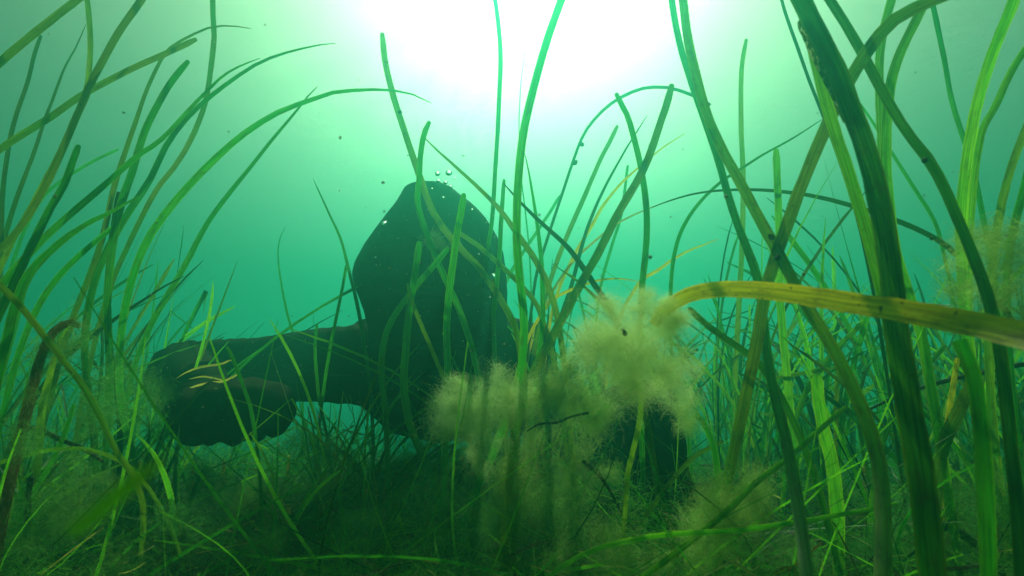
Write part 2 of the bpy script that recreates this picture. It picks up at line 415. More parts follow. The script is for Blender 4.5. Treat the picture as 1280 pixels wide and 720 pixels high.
    dsp += vnoise(co, 40, 11, 2) * .0009
    co += no * dsp[:, None]
    me2.vertices.foreach_set('co', (co - np.array(root.location)).ravel()); me2.update()
    from mathutils.bvhtree import BVHTree
    me2.calc_loop_triangles()
    bvh = BVHTree.FromPolygons([tuple(v.co) for v in me2.vertices], [tuple(p.vertices) for p in me2.polygons])
    def seam(name, pts, rad):
        org = Vector((0, 0, CAM_H)); P = []
        for x, y in catmull(pts, 44)[:, :2]:
            hit = bvh.ray_cast(org - root.location, (at(x, y, 1.0) - org).normalized())
            if hit[0] is not None and (not P or (hit[0] - P[-1]).length < .02): P.append(hit[0] + hit[1] * rad * .3)
        if len(P) < 6: return
        A_ = np.array([tuple(p) for p in P])
        for _ in range(3): A_[1:-1] = (A_[:-2] + 2 * A_[1:-1] + A_[2:]) / 4
        T = np.gradient(A_, axis=0); T /= np.linalg.norm(T, axis=1)[:, None] + 1e-9
        U = np.cross(T, [.2, 1, .3]); U /= np.linalg.norm(U, axis=1)[:, None]; W_ = np.cross(T, U); K_ = 6; th = np.arange(K_) / K_ * 6.2832
        V = (A_[:, None] + (U[:, None] * np.cos(th)[None, :, None] + W_[:, None] * np.sin(th)[None, :, None]) * rad).reshape(-1, 3)
        i = np.arange(len(A_) - 1)[:, None] * K_; k = np.arange(K_)[None]
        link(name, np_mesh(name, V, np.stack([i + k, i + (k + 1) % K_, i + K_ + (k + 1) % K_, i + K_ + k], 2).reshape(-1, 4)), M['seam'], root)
    seam('hood_seam', [(524, 250, 0), (527, 275, 0), (533, 300, 0), (541, 330, 0), (545, 360, 0)], .0016)
    seam('hood_seam', [(455, 352, 0), (480, 366, 0), (520, 374, 0), (560, 375, 0), (600, 368, 0), (628, 356, 0)], .0014)
    seam('hood_seam', [(584, 262, 0), (596, 290, 0), (604, 325, 0), (606, 360, 0)], .0014)
    seam('sleeve_seam', [(455, 470, 0), (400, 468, 0), (350, 470, 0), (300, 462, 0), (262, 452, 0)], .0014)
    seam('glove_cuff', [(203, 500, 0), (214, 478, 0), (232, 462, 0), (256, 454, 0), (280, 458, 0)], .0034)
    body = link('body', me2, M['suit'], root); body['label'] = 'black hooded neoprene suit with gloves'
    # diving mask on the lowered face
    def off(v): return v - root.location
    c = at(547, 402, .734); rot = Matrix.Rotation(R(28), 4, 'X')
    def rrect(wd, hg, y, n=36, nose=0):
        pts = []
        for k in range(n):
            a = 2 * math.pi * k / n; ca, sa = math.cos(a), math.sin(a)
            x = math.copysign(abs(ca) ** .55, ca) * wd; z = math.copysign(abs(sa) ** .6, sa) * hg
            if nose and sa < 0: z += nose * math.exp(-(x / (wd * .25)) ** 2)
            pts.append(off(c + (rot @ Vector((x, y + (x / .08) ** 2 * .012, z)))))
        return pts
    def loft(name, rows, mat, parent, close_last=False):
        b = bmesh.new(); pr = None
        for row in rows:
            vs = [b.verts.new(p) for p in row]
            if pr:
                for k in range(len(vs)): b.faces.new((pr[k], pr[(k + 1) % len(vs)], vs[(k + 1) % len(vs)], vs[k]))
            pr = vs
        if close_last: b.faces.new(pr)
        bmesh.ops.recalc_face_normals(b, faces=b.faces)
        m_ = bpy.data.meshes.new(name); b.to_mesh(m_); b.free(); return link(name, m_, mat, parent)
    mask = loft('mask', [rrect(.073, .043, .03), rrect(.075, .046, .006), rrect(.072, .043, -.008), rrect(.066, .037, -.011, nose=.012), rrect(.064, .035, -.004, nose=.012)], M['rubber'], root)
    mask['label'] = 'low black diving mask pressed against the hood'
    loft('lens', [rrect(.0645, .0355, -.003, nose=.012), rrect(.06, .031, -.0055, nose=.012), rrect(.02, .01, -.006)], M['lens'], mask, True)
    return root
build_person()

# ------------------------------------------------------------------ seagrass
def blade_mesh(P, W, seed, camber=0.18, thick=0.0005, face=None, twist=0.35):
    """ribbon leaf with a lens shaped section along the 3D points P (n,3), widths W (n,)"""
    r = np.random.default_rng(seed); n = len(P)
    T = np.gradient(P, axis=0); T /= np.linalg.norm(T, axis=1)[:, None] + 1e-12
    if face is None: face = P - np.array([0, 0, CAM_H])
    else: face = np.tile(np.asarray(face, float), (n, 1))
    A = np.cross(T, face); ln = np.linalg.norm(A, axis=1)
    A /= ln[:, None] + 1e-9
    for i in range(1, n):
        if A[i] @ A[i - 1] < 0: A[i] = -A[i]
    # smooth the frame
    for _ in range(6): A[1:-1] = (A[:-2] + A[1:-1] * 2 + A[2:]) / 4
    A -= (np.einsum('ij,ij->i', A, T))[:, None] * T; A /= np.linalg.norm(A, axis=1)[:, None] + 1e-9
    B = np.cross(T, A)
    s = np.linspace(0, 1, n)
    ang = twist * (np.sin(s * (2 + 3 * r.random()) + r.random() * 6.28) + .4 * r.normal())
    ca, sa = np.cos(ang)[:, None], np.sin(ang)[:, None]
    A, B = A * ca + B * sa, B * ca - A * sa
    w = W[:, None] / 2; cb = camber * w * (1 if r.random() < .5 else -1)
    edge = 1 + (r.normal(size=(n, 2)) * .03)
    cols = []
    for q in (-1, -.5, 0, .5, 1):
        e = edge[:, :1] if q < 0 else edge[:, 1:]
        cols.append(P + A * w * q * (e if abs(q) == 1 else 1) + B * cb * (1 - q * q))
    V = np.stack(cols, 1).reshape(-1, 3)
    i = np.arange(n - 1)[:, None] * 5; k = np.arange(4)[None, :]
    F = np.stack([(i + k), (i + k + 1), (i + k + 6), (i + k + 5)], 2).reshape(-1, 4)
    me = np_mesh('leaf', V, F)
    uvl = me.uv_layers.new(name='UVMap')
    L = np.concatenate([[0], np.cumsum(np.linalg.norm(np.diff(P, axis=0), axis=1))])
    uu = np.array([0, .25, .5, .75, 1.0])
    U = np.stack([np.tile(uu, n), np.repeat(L, 5)], 1)
    uvl.data.foreach_set('uv', U[F.ravel()].astype(np.float32).ravel())
    return me

def width_profile(n, w0, tip, L):
    s = np.linspace(0, 1, n); W = np.full(n, w0)
    if tip == 'round':
        k = np.clip(s * L / (w0 * .6), 0, 1); W *= np.sqrt(np.clip(1 - (1 - k) ** 2, .06, 1))
        W *= .86 + .14 * np.clip(s * 3, 0, 1)
    elif tip == 'point2':
        W *= .25 + .75 * np.clip(s / .16, 0, 1) ** .6
    elif tip == 'point':
        W *= .12 + .88 * np.clip(s / .42, 0, 1) ** .65
    W *= 1 - .22 * np.clip((s - .7) / .3, 0, 1)
    return W

def root_path(P, step=.014):
    """carry a leaf on from its lowest traced point down into the seabed"""
    P = [np.array(p) for p in P]; T = P[-1] - P[-4]; T /= np.linalg.norm(T) + 1e-9
    down = np.array([0, 0, -1.0]); g = 0
    while P[-1][2] > gz(P[-1][0], P[-1][1]) - .006 and g < 120:
        T = T * .86 + down * .14; T /= np.linalg.norm(T); P.append(P[-1] + T * step); g += 1
    return np.array(P)

BLADES = []
def sheath(root, w0, h, mat, axis):
    ax = np.asarray(axis, float); ax /= np.linalg.norm(ax) + 1e-9; K = 8
    th = np.arange(K) / K * 6.2832; rows = []
    for t, f in ((-.25, .6), (0, .75), (.5, .72), (.9, .6), (1, .5)):
        rows.append(np.stack([np.cos(th) * w0 * .55 * f, np.sin(th) * w0 * .32 * f, th * 0], 1) + ax * h * t)
    V = np.vstack(rows); i = np.arange(4)[:, None] * K; k = np.arange(K)[None]
    F = np.stack([i + k, i + (k + 1) % K, i + K + (k + 1) % K, i + K + k], 2).reshape(-1, 4)
    me = np_mesh('sheath', V, F); me.uv_layers.new(name='UVMap'); return link('sheath', me, mat, root)
def blade(label, mat, d, w, pts, tip='round', rooted=True, twist=.3, name='seagrass', cat='seagrass', group='seagrass', parent=None, camber=.18):
    """pts: pixels from tip to base; d: distance at tip and base; w: width in pixels at the middle"""
    if not isinstance(d, tuple): d = (d, d)
    pts = np.array(pts, float); seg = np.concatenate([[0], np.cumsum(np.linalg.norm(np.diff(pts, axis=0), axis=1))]); seg /= seg[-1]
    D = d[0] + (d[1] - d[0]) * seg
    P3 = [at(x, y, q) for (x, y), q in zip(pts, D)]
    P = catmull([tuple(p) for p in P3], 30)
    seed = len(BLADES) * 13 + 5
    P = P + np.stack([vnoise(P, 30, seed, 2), vnoise(P, 30, seed + 1, 2) * 2, np.zeros(len(P))], 1) * .0008
    W0 = w * np.interp(.5, seg, D) / FPX
    if rooted: P = root_path(P)
    L = np.linalg.norm(np.diff(P, axis=0), axis=1).sum()
    # more rings near the tip
    W = width_profile(len(P), W0, tip, L)
    if tip == 'round':
        q = P[0] + (P[0] - P[1]) / (np.linalg.norm(P[0] - P[1]) + 1e-9) * W0 * .12
        P = np.vstack([q, P[0] * .75 + P[1] * .25 if False else P[0], P[1:]]); W = np.concatenate([[W0 * .18], [W0 * .62], W[1:]])
    base = Vector(P[-1])
    me = blade_mesh(P - np.array(base), W, seed, twist=twist, face=None if False else np.array([base.x, base.y, 0]) * 0 + (P.mean(0) - np.array([0, 0, CAM_H])), camber=camber)
    if rooted and parent is None:
        root = empty('seagrass_shoot', base); tag(root, label, cat, group)
        o = link('leaf', me, M[mat], root); sheath(root, W0 * .8, .03, M[mat], (P[-5] - P[-1]) if len(P) > 5 else (0, 0, 1))
    else:
        o = link(name, me, M[mat], parent); o.location = base
        if parent is None: tag(o, label, cat, group)
        elif label: o['label'] = label
    BLADES.append(o)
    return o

# --- left bank of blades, leaning right
blade('olive blade crossing the upper left corner, running up to the top edge', 'olive', (.50, .46), 9, [(118, -16), (95, 2), (50, 38), (0, 79), (-45, 122), (-90, 175)], 'off')
blade('long straight green blade leaning right, cut tip beside the brown arched blade', 'olive', (.56, .50), 8, [(245, 49), (205, 68), (160, 88), (105, 118), (60, 150), (0, 188), (-50, 228), (-95, 275)])
blade('brown-edged blade that bends at its top into a thin arch ending mid upper left', 'olive', (.60, .62), 7, [(313, 34), (290, 31), (265, 33), (240, 44), (220, 56), (205, 70), (185, 112), (170, 155), (155, 197), (143, 235), (128, 300), (110, 350), (90, 400), (75, 450)], 'point')
blade('blunt-tipped broad green blade below the cut tip, upper left', 'green', (.55, .58), 9, [(235, 77), (220, 95), (205, 118), (182, 165), (167, 215), (155, 248), (145, 285), (138, 330), (134, 380), (136, 430)])
blade('blade rising to the top edge between the left bank and the bright water', 'olive', (.62, .66), 6, [(264, -25), (266, 20), (268, 50), (264, 90), (260, 115), (254, 138), (238, 175), (218, 208), (195, 238), (170, 285), (150, 330)], 'off')
blade('dark-edged blade running from the top edge down to the left edge', 'olive', (.50, .52), 8, [(192, -25), (178, 0), (150, 40), (120, 93), (105, 125), (85, 168), (68, 205), (48, 245), (20, 290), (-8, 318), (-40, 350)], 'off')
blade('narrow yellow-green blade standing upright from the top edge, left', 'lime', (.58, .55), 6, [(104, -20), (109, 5), (113, 50), (111, 95), (105, 120), (90, 155), (70, 195), (50, 235), (25, 285), (5, 330)], 'off')
blade('short thin upright blade nearest the left edge', 'olive', (.72, .7), 5, [(51, 44), (42, 70), (35, 97), (22, 140), (12, 185), (5, 235), (2, 290), (-2, 350)])
blade('thin upright blade second from the left edge with a pointed tip', 'olive', (.74, .7), 5, [(107, 30), (94, 60), (80, 85), (65, 125), (55, 152), (42, 195), (20, 255), (5, 300), (-10, 350)], 'point')
blade('long green blade leaning right whose tip lies under the thin pale arch', 'green', (.55, .46), 8, [(325, 73), (300, 83), (278, 96), (255, 118), (235, 138), (200, 175), (170, 196), (130, 232), (95, 262), (55, 298), (15, 340), (-20, 385)], 'point')
blade('blade with a long thin tip reaching towards the bright water, dark stem below', 'green', (.62, .56), 8, [(420, 54), (395, 57), (370, 63), (345, 70), (318, 82), (285, 104), (258, 125), (238, 145), (210, 182), (188, 225), (165, 262), (143, 297), (122, 340), (110, 390), (105, 440), (108, 490), (116, 540)], 'point')
blade('largest arching blade on the left, its yellow tip hanging before the bright water', 'green', (.56, .62), 9, [(540, 130), (522, 121), (500, 115), (470, 112), (420, 115), (390, 125), (345, 142), (300, 170), (250, 215), (215, 255), (185, 300), (165, 350), (152, 410), (148, 465), (152, 515), (165, 565)], 'point')
blade('straight blade leaning right just under the largest arch, with a sharp tip', 'green', (.62, .68), 7, [(398, 109), (385, 122), (370, 141), (330, 186), (290, 237), (260, 278), (235, 325), (205, 375), (185, 415), (170, 455), (158, 505)], 'point')
blade('thin faint blade slanting across the left bank', 'green', (.95, .95), 4, [(148, 186), (130, 195), (110, 206), (75, 228), (52, 250), (30, 290), (15, 330)])
blade('blurred green blade low in the left bank with a rounded tip', 'green', (.48, .44), 9, [(100, 183), (90, 208), (80, 232), (62, 262), (40, 308), (20, 355), (0, 400)])
blade('broad soft green blade rising from the left edge', 'green', (.46, .42), 10, [(175, 245), (140, 265), (110, 280), (75, 305), (40, 340), (20, 380), (5, 430)], 'point')
blade('green blade slanting low through the left bank over the dark stems', 'green', (.60, .56), 7, [(160, 272), (135, 290), (110, 310), (85, 332), (60, 360), (40, 395), (20, 450), (8, 500)])
blade('slim dark stem standing between the two arching blades on the left', 'dark', (.62, .64), 6, [(148, 240), (143, 275), (138, 310), (135, 345), (134, 385), (138, 430), (146, 480)])
blade('dark blade lowest of the left bank, slanting from the left edge to the arch', 'dark', (.66, .60), 6, [(230, 345), (205, 358), (180, 375), (160, 388), (140, 402), (115, 420), (80, 450), (50, 490)], 'point')
blade('yellow-green blade crossing the lower left corner from the left edge', 'lime', (.33, .42), 7, [(-30, 325), (0, 357), (22, 378), (42, 403), (69, 440), (100, 482), (121, 519), (142, 562), (164, 593), (177, 625), (179, 660), (176, 700)], 'off')
blade('thin bright green blade arched low over the seabed at the left edge', 'lime', (.40, .42), 5, [(-30, 590), (0, 578), (40, 567), (80, 561), (110, 562), (140, 571), (165, 586), (185, 610)], 'off')
blade('brown furry blade bent over at its top, lower left', 'brown', (.40, .36), 12, [(100, 408), (90, 403), (75, 408), (60, 425), (48, 460), (38, 505), (25, 555), (12, 610), (2, 670), (-5, 720)], 'round')
blade('short blurred green leaf scrap drifting close to the lens, lower left', 'mid', (.052, .052), 18, [(218, 570), (195, 588), (165, 612), (135, 637), (100, 664)], 'point', rooted=False, name='leaf_scrap', cat='leaf', group='leaf scraps')
blade('short green blade leaning among brown stems, lower left', 'green', (.46, .44), 6, [(93, 505), (86, 530), (78, 552), (62, 585), (45, 612), (30, 640)])
blade('yellow-green bent leaf hanging by the furry brown blade', 'lime', (.46, .46), 8, [(92, 405), (84, 412), (76, 425), (70, 445), (65, 470), (56, 510), (50, 560)], 'point')
# --- around the arm and the head
blade('slim green blade standing before the water left of the hood', 'green', (.72, .78), 5, [(391, 224), (400, 243), (412, 268), (427, 300), (437, 340), (447, 385), (455, 430), (462, 480)], 'point')
blade('very thin hooked blade standing left of the hood above the arm', 'green', (1.0, 1.0), 3.2, [(357, 283), (350, 298), (348, 320), (352, 355), (360, 395), (370, 430), (376, 470)], 'point')
blade('slim blade crossing the upper arm, nearest the hood', 'green', (.72, .74), 4, [(433, 330), (428, 360), (421, 395), (414, 430), (408, 465), (402, 505)])
blade('short thin blade in front of the sleeve between arm and hood', 'green', (.74, .74), 4, [(396, 405), (394, 435), (396, 465), (400, 500), (408, 540)])
blade('tall yellow-green speckled blade rising over the hood, its blunt tip in bright water', 'lime', (.62, .64), 8.5, [(477, 42), (479, 62), (483, 85), (496, 133), (510, 177), (525, 220), (537, 255), (551, 281), (575, 310), (600, 335), (618, 361), (633, 386), (645, 412), (652, 450)])
blade('dark green blade passing behind the tall speckled blade on the hood', 'green', (.58, .58), 8, [(538, 152), (531, 168), (526, 195), (524, 225), (522, 255), (533, 292), (553, 343), (572, 385), (590, 437), (602, 490)])
blade('slender green blade rising straight to the top edge right of the hood', 'green', (.72, .76), 5.5, [(615, -25), (619, 0), (624, 40), (626, 80), (624, 130), (620, 200), (615, 275), (608, 320), (600, 360), (592, 410), (590, 460)], 'off')
blade('broad curved blade rising to the top edge through the brightest water', 'green', (.50, .52), 10.5, [(712, -25), (702, 0), (686, 45), (669, 105), (656, 155), (649, 200), (646, 250), (646, 300), (650, 345), (655, 390), (655, 430), (648, 475), (630, 530), (606, 588), (590, 625)], 'off')
blade('hair-thin blade beside the broad curved blade in the brightest water', 'green', (1.1, 1.1), 2.2, [(664, 8), (658, 45), (653, 85), (650, 120), (649, 160), (652, 220), (660, 290)], 'point')
blade('yellow-green blade slanting down from above the hood to the right', 'lime', (.62, .60), 8, [(530, 172), (545, 187), (565, 205), (600, 237), (625, 263), (645, 290), (665, 318), (680, 345), (692, 380), (700, 420)], 'point')
blade('upright dark green blade grazing the right side of the hood', 'green', (.70, .70), 6, [(630, 225), (628, 255), (626, 285), (624, 325), (620, 365), (617, 405), (618, 450)])
blade('upright pointed green blade right of the broad curved blade', 'green', (.66, .64), 6.5, [(657, 192), (662, 215), (667, 245), (673, 285), (677, 325), (678, 370), (676, 415), (670, 460)], 'point')
blade('dark green blade slanting down right towards the pale algae', 'dark', (.58, .54), 7.5, [(628, 228), (648, 250), (670, 272), (690, 290), (712, 311), (732, 338), (745, 358), (756, 374), (770, 400)], 'point')
blade('thin dark blade arching over right of the bright water with tiny snails on it', 'dark', (.78, .84), 4, [(888, 132), (876, 124), (860, 117), (838, 110), (815, 109), (795, 113), (768, 126), (745, 146), (728, 170), (712, 212), (696, 260), (682, 305), (670, 345), (664, 390)], 'off')
blade('broad pointed green blade hanging down beside the crossing brown blade', 'green', (.58, .60), 8, [(769, 117), (777, 133), (786, 152), (800, 205), (807, 255), (808, 290), (805, 325), (801, 360), (800, 400)], 'round')
blade('long olive brown blade slanting across the others right of the bright water', 'olive', (.56, .50), 11, [(840, 105), (835, 125), (826, 152), (806, 208), (772, 268), (746, 320), (722, 362), (705, 395), (684, 432), (660, 480), (645, 525), (638, 580)])
blade('narrow yellow blade slanting behind the long olive brown blade', 'yellow', (.80, .84), 4.5, [(857, 166), (838, 178), (820, 191), (780, 226), (755, 256), (740, 283), (722, 312), (705, 345)], 'point')
blade('light green straight blade leaning right, upper middle', 'lime', (.80, .84), 6, [(772, 157), (762, 178), (750, 201), (730, 246), (710, 290), (695, 330), (680, 375)])
blade('dark thin blade leaning right beside the light green straight one', 'dark', (.80, .82), 5, [(809, 145), (796, 165), (780, 190), (758, 230), (740, 270), (727, 310), (715, 355), (700, 400)], 'point')
blade('short thin teal blade right of the crossing blades', 'green', (1.0, 1.0), 4, [(785, 207), (781, 240), (776, 272), (766, 305), (755, 340)])
blade('pale thin blade arching from the right over the crossing blades', 'pale', (.84, .84), 3.4, [(880, 240), (860, 245), (835, 252), (810, 261), (785, 272), (765, 284), (745, 300), (722, 320), (700, 348), (680, 385)], 'point')
blade('thin yellow blade arched over the top of the pale algae ball', 'yellow', (.66, .70), 4, [(798, 352), (778, 349), (759, 349), (742, 352), (725, 358), (705, 366), (690, 376), (676, 395)], 'point')
blade('thin yellow leaf behind the algae ball rising to the right', 'yellow', (.86, .86), 4.5, [(897, 299), (880, 306), (860, 314), (840, 325), (822, 338), (802, 350), (785, 375)], 'point')
blade('upright blunt blade standing on the left half of the hood', 'green', (.52, .54), 9.5, [(525, 303), (522, 325), (519, 348), (515, 375), (511, 405), (508, 435), (505, 485), (514, 535), (535, 585)])
blade('bright green blunt blade standing before the right half of the hood', 'green', (.52, .54), 9.5, [(580, 243), (576, 268), (571, 295), (565, 340), (561, 375), (559, 415), (560, 465), (558, 520)])
blade('curved blade bending left across the front of the hood', 'green', (.54, .56), 8, [(560, 310), (548, 325), (533, 342), (518, 360), (505, 377), (490, 399), (480, 425), (476, 460), (480, 505)], 'round')
blade('thin yellowish blade slanting down across the middle of the hood', 'lime', (.50, .52), 5.5, [(510, 355), (514, 370), (521, 390), (530, 412), (540, 436), (550, 460), (560, 484), (575, 515)])
blade('yellowish blade slanting from the hood down to the right', 'lime', (.68, .66), 6.5, [(568, 288), (582, 297), (602, 311), (628, 334), (650, 356), (670, 381), (682, 410)], 'round')
blade('slim green blade behind the hood on its right', 'green', (1.05, 1.05), 4.5, [(700, 245), (690, 262), (675, 285), (658, 310), (640, 340), (628, 365), (620, 400)])
# --- right bank
blade('long yellow-green blade sweeping from the top edge down behind the yellow leaf', 'lime', (.50, .24), 14, [(852, -22), (855, 5), (860, 45), (868, 85), (880, 135), (900, 185), (925, 230), (950, 277), (975, 322), (993, 358), (1015, 395), (1047, 447), (1080, 515), (1100, 575), (1106, 650), (1106, 730)], 'off')
blade('dark green blade running beside the long yellow-green sweep', 'green', (.62, .26), 11, [(838, -20), (842, 15), (849, 55), (862, 100), (880, 148), (897, 195), (911, 245), (927, 295), (945, 345), (952, 385), (963, 470), (984, 560), (1000, 655), (1010, 730)], 'off')
blade('pale blunt upright blade left of the right bank', 'lime', (.78, .80), 6.5, [(932, 50), (928, 75), (926, 105), (926, 165), (929, 225), (928, 285), (925, 345), (922, 400), (920, 450)], 'round')
blade('stiff upright green blade with a square-cut top in the right bank', 'bright', (.58, .58), 9.5, [(970, 187), (971, 210), (972, 240), (973, 275), (974, 315), (974, 360), (978, 420), (985, 480)])
sh = empty('seagrass_shoot', (0, 0, 0))
p1 = blade('dark green broad leaf of the folded pair', 'mid', (.33, .21), 26, [(985, -30), (1000, 0), (1018, 35), (1043, 85), (1064, 140), (1085, 200), (1101, 262), (1113, 320), (1120, 370), (1128, 440), (1138, 510), (1152, 605), (1164, 730)], 'off', parent=sh, twist=.12, name='leaf')
p2 = blade('lit yellow-green leaf of the folded pair', 'bright', (.345, .225), 15, [(992, -25), (1003, 10), (1014, 55), (1028, 115), (1046, 170), (1066, 230), (1084, 290), (1098, 345), (1110, 400), (1122, 470), (1134, 540), (1148, 620), (1158, 720)], 'off', parent=sh, twist=.12, name='leaf')
sheath(sh, .009, .05, M['lime'], (0, 0, 1))
tag(sh, 'largest near shoot on the right, dark leaf folded over a lit yellow-green one', 'seagrass', 'seagrass')
p3 = blade('short leaf with white crust near its top', 'crust', (.325, .31), 15, [(1003, 24), (1011, 40), (1022, 62), (1036, 90), (1050, 118), (1062, 150)], 'round', rooted=False, twist=.1, name='leaf', parent=sh)
sh.location = (p1.location.x, p1.location.y, 0)
for q_ in (p1, p2, p3): q_.location = q_.location - sh.location
blade('dark blade bending in a long curve down the right side', 'mid', (.40, .26), 13, [(1020, -25), (1035, 0), (1055, 32), (1078, 70), (1102, 113), (1130, 160), (1165, 207), (1190, 255), (1212, 305), (1230, 355), (1245, 425), (1258, 520), (1270, 630), (1278, 730)], 'off')
blade('olive blade arching over the top right from behind the large folded pair', 'olive', (.36, .40), 15, [(1190, -8), (1165, 2), (1140, 13), (1115, 28), (1088, 60), (1063, 100), (1038, 148), (1012, 207), (990, 265), (970, 320), (956, 365), (945, 430), (928, 520), (912, 593)], 'off')
blade('broad green blade hanging behind the olive arch, top right', 'bright', (.44, .42), 12, [(1155, 5), (1142, 32), (1125, 68), (1114, 105), (1109, 150), (1108, 205), (1112, 260), (1120, 315), (1132, 360), (1150, 420), (1165, 490)], 'off')
blade('green blade rising to the top edge between the folded pair and the broad green one', 'bright', (.50, .48), 10, [(1124, -30), (1115, 0), (1106, 35), (1101, 75), (1101, 110), (1104, 160), (1108, 220)], 'off')
blade('teal straight blade slanting alone in clear water at the top right', 'green', (.66, .68), 6, [(1160, -10), (1166, 12), (1173, 45), (1181, 80), (1190, 125), (1200, 160), (1212, 200), (1225, 260)], 'off')
blade('broad yellow-green blade rising to the top edge near the right edge', 'bright', (.42, .46), 12, [(1272, -15), (1262, 12), (1245, 50), (1230, 92), (1220, 130), (1212, 180), (1206, 235), (1203, 290), (1205, 350)], 'off')
blade('kinked yellow-green blade entering from the right edge', 'bright', (.46, .48), 9, [(1300, 40), (1280, 66), (1262, 97), (1246, 132), (1230, 160), (1222, 195), (1217, 235), (1213, 285), (1210, 340)], 'off')
blade('green blade leaning right at the right edge, yellow flecks on it', 'lime', (.52, .5), 9, [(1300, 120), (1285, 155), (1270, 190), (1258, 225), (1248, 265), (1240, 310), (1236, 360)], 'off')
blade('outermost green blade at the right edge, mid height', 'green', (.5, .5), 9, [(1305, 165), (1290, 200), (1280, 235), (1268, 275), (1260, 320), (1258, 370)], 'off')
blade('thin dark blade arching level across the right bank', 'dark', (.64, .50), 6, [(815, 259), (840, 250), (870, 242), (905, 238), (945, 237), (985, 240), (1022, 246), (1070, 258), (1130, 279), (1178, 302), (1210, 330)], 'point')
blade('thin green blade bowing left from the folded pair down to the algae ball', 'green', (.62, .68), 5, [(1030, 148), (1010, 161), (985, 176), (955, 192), (930, 208), (900, 228), (872, 256), (852, 288), (842, 320), (838, 360), (838, 400)], 'point')
blade('thin dark blade along the left edge of the folded pair', 'dark', (.60, .56), 4, [(975, -20), (982, 10), (995, 52), (1010, 98), (1028, 142), (1045, 185), (1060, 230)], 'off')
blade('thin green blade slanting down right behind the folded pair', 'green', (.66, .7), 5, [(1038, 84), (1055, 106), (1080, 138), (1110, 184), (1140, 230), (1168, 276), (1180, 320)], 'point')
blade('very large yellow leaf arching in from the right, its tip stuck in the pale algae', 'yellow', (.312, .150), 27, [(818, 404), (828, 390), (838, 381), (858, 369), (882, 363), (910, 361), (960, 364), (1010, 371), (1060, 379), (1130, 390), (1200, 403), (1290, 422), (1360, 445)], 'round', twist=.06, camber=.10)
blade('thin bright green blade lying level near the bottom right', 'bright', (.33, .32), 6.5, [(1120, 629), (1085, 637), (1050, 643), (1015, 650), (980, 655), (940, 661), (900, 665), (860, 667), (820, 671), (785, 677), (755, 684)], 'round', rooted=True)
blade('yellow-green blade lying slanted below the folded pair, bottom right', 'bright', (.40, .32), 7.5, [(1058, 508), (1030, 532), (1000, 558), (978, 576), (941, 604), (905, 640), (870, 670), (835, 698), (800, 725)], 'round')
blade('small olive blade slanting up from the dark sleeve on the seabed', 'lime', (.52, .46), 6, [(905, 552), (885, 561), (868, 571), (848, 590), (826, 618), (808, 642), (795, 665)])
blade('narrow yellow-green leaf hanging from the algae ball over the dark sleeve', 'lime', (.40, .42), 7, [(798, 470), (802, 490), (801, 515), (797, 540), (790, 568), (785, 590), (782, 620)])
blade('wide olive blade standing among stems, lower right', 'olive', (.42, .40), 15, [(1222, 462), (1210, 490), (1196, 520), (1182, 552), (1174, 590), (1172, 640)])
blade('small yellow blade beside the wide olive one, lower right', 'yellow', (.50, .50), 6.5, [(1197, 448), (1192, 475), (1186, 505), (1182, 535), (1180, 570)])
blade('green blade leaning right just under the very large yellow leaf', 'bright', (.55, .52), 7, [(1180, 432), (1165, 450), (1150, 465), (1135, 485), (1120, 510), (1108, 540)])
blade('lime blade slanting up behind the sweep, above the lying blade', 'bright', (.62, .60), 7, [(1080, 402), (1065, 417), (1048, 434), (1030, 455), (1012, 480), (1000, 505)])
blade('blurred green blade standing near the right edge below the yellow leaf', 'green', (.27, .24), 18, [(1200, 425), (1215, 460), (1225, 500), (1232, 560), (1236, 630), (1238, 730)], 'off')
blade('dark green leaf slanting below the yellow leaf towards the olive arch', 'mid', (.44, .42), 9, [(862, 385), (880, 402), (900, 418), (925, 436), (948, 455), (965, 480)])
blade('wide green blade standing upright in the lower right behind the lying ones', 'bright', (.44, .42), 16, [(1020, 470), (1022, 500), (1030, 540), (1040, 580), (1045, 630), (1046, 690)])
blade('short curved green blade beside the sleeve on the seabed', 'green', (.50, .48), 8, [(868, 515), (880, 530), (890, 552), (895, 578), (897, 610)])
# --- thin bleached strands lying over the fist, and one short stem
for lab, w_, pts in (('uppermost bleached strand lying over the gloved fist', 2.6, [(221, 473), (232, 466), (247, 460), (262, 457), (276, 455), (291, 449)]),
                     ('short bleached strand curved over the back of the fist', 2.2, [(236, 474), (252, 471), (264, 472), (278, 475)]),
                     ('long bleached strand bowed across the back of the fist', 2.8, [(224, 497), (233, 489), (244, 483), (261, 479), (281, 476), (298, 468)]),
                     ('lowest bleached strand lying on the fist', 3.0, [(249, 491), (255, 486), (263, 483), (281, 481), (299, 478)])):
    blade(lab, 'pale', .60, w_, pts, 'point', rooted=False, name='seagrass_strand', group='bleached strands on the fist')
blade('green blade standing in front of the fist and the sleeve', 'green', (.52, .50), 4.5, [(283, 434), (290, 447), (297, 463), (306, 486), (314, 508), (320, 540)], 'round')
blade('little bright green leaf scrap stuck on the fist', 'lime', (.575, .575), 7, [(268, 486), (271, 490), (274, 497)], 'round', rooted=False, name='leaf_scrap', cat='leaf', group='leaf scraps')

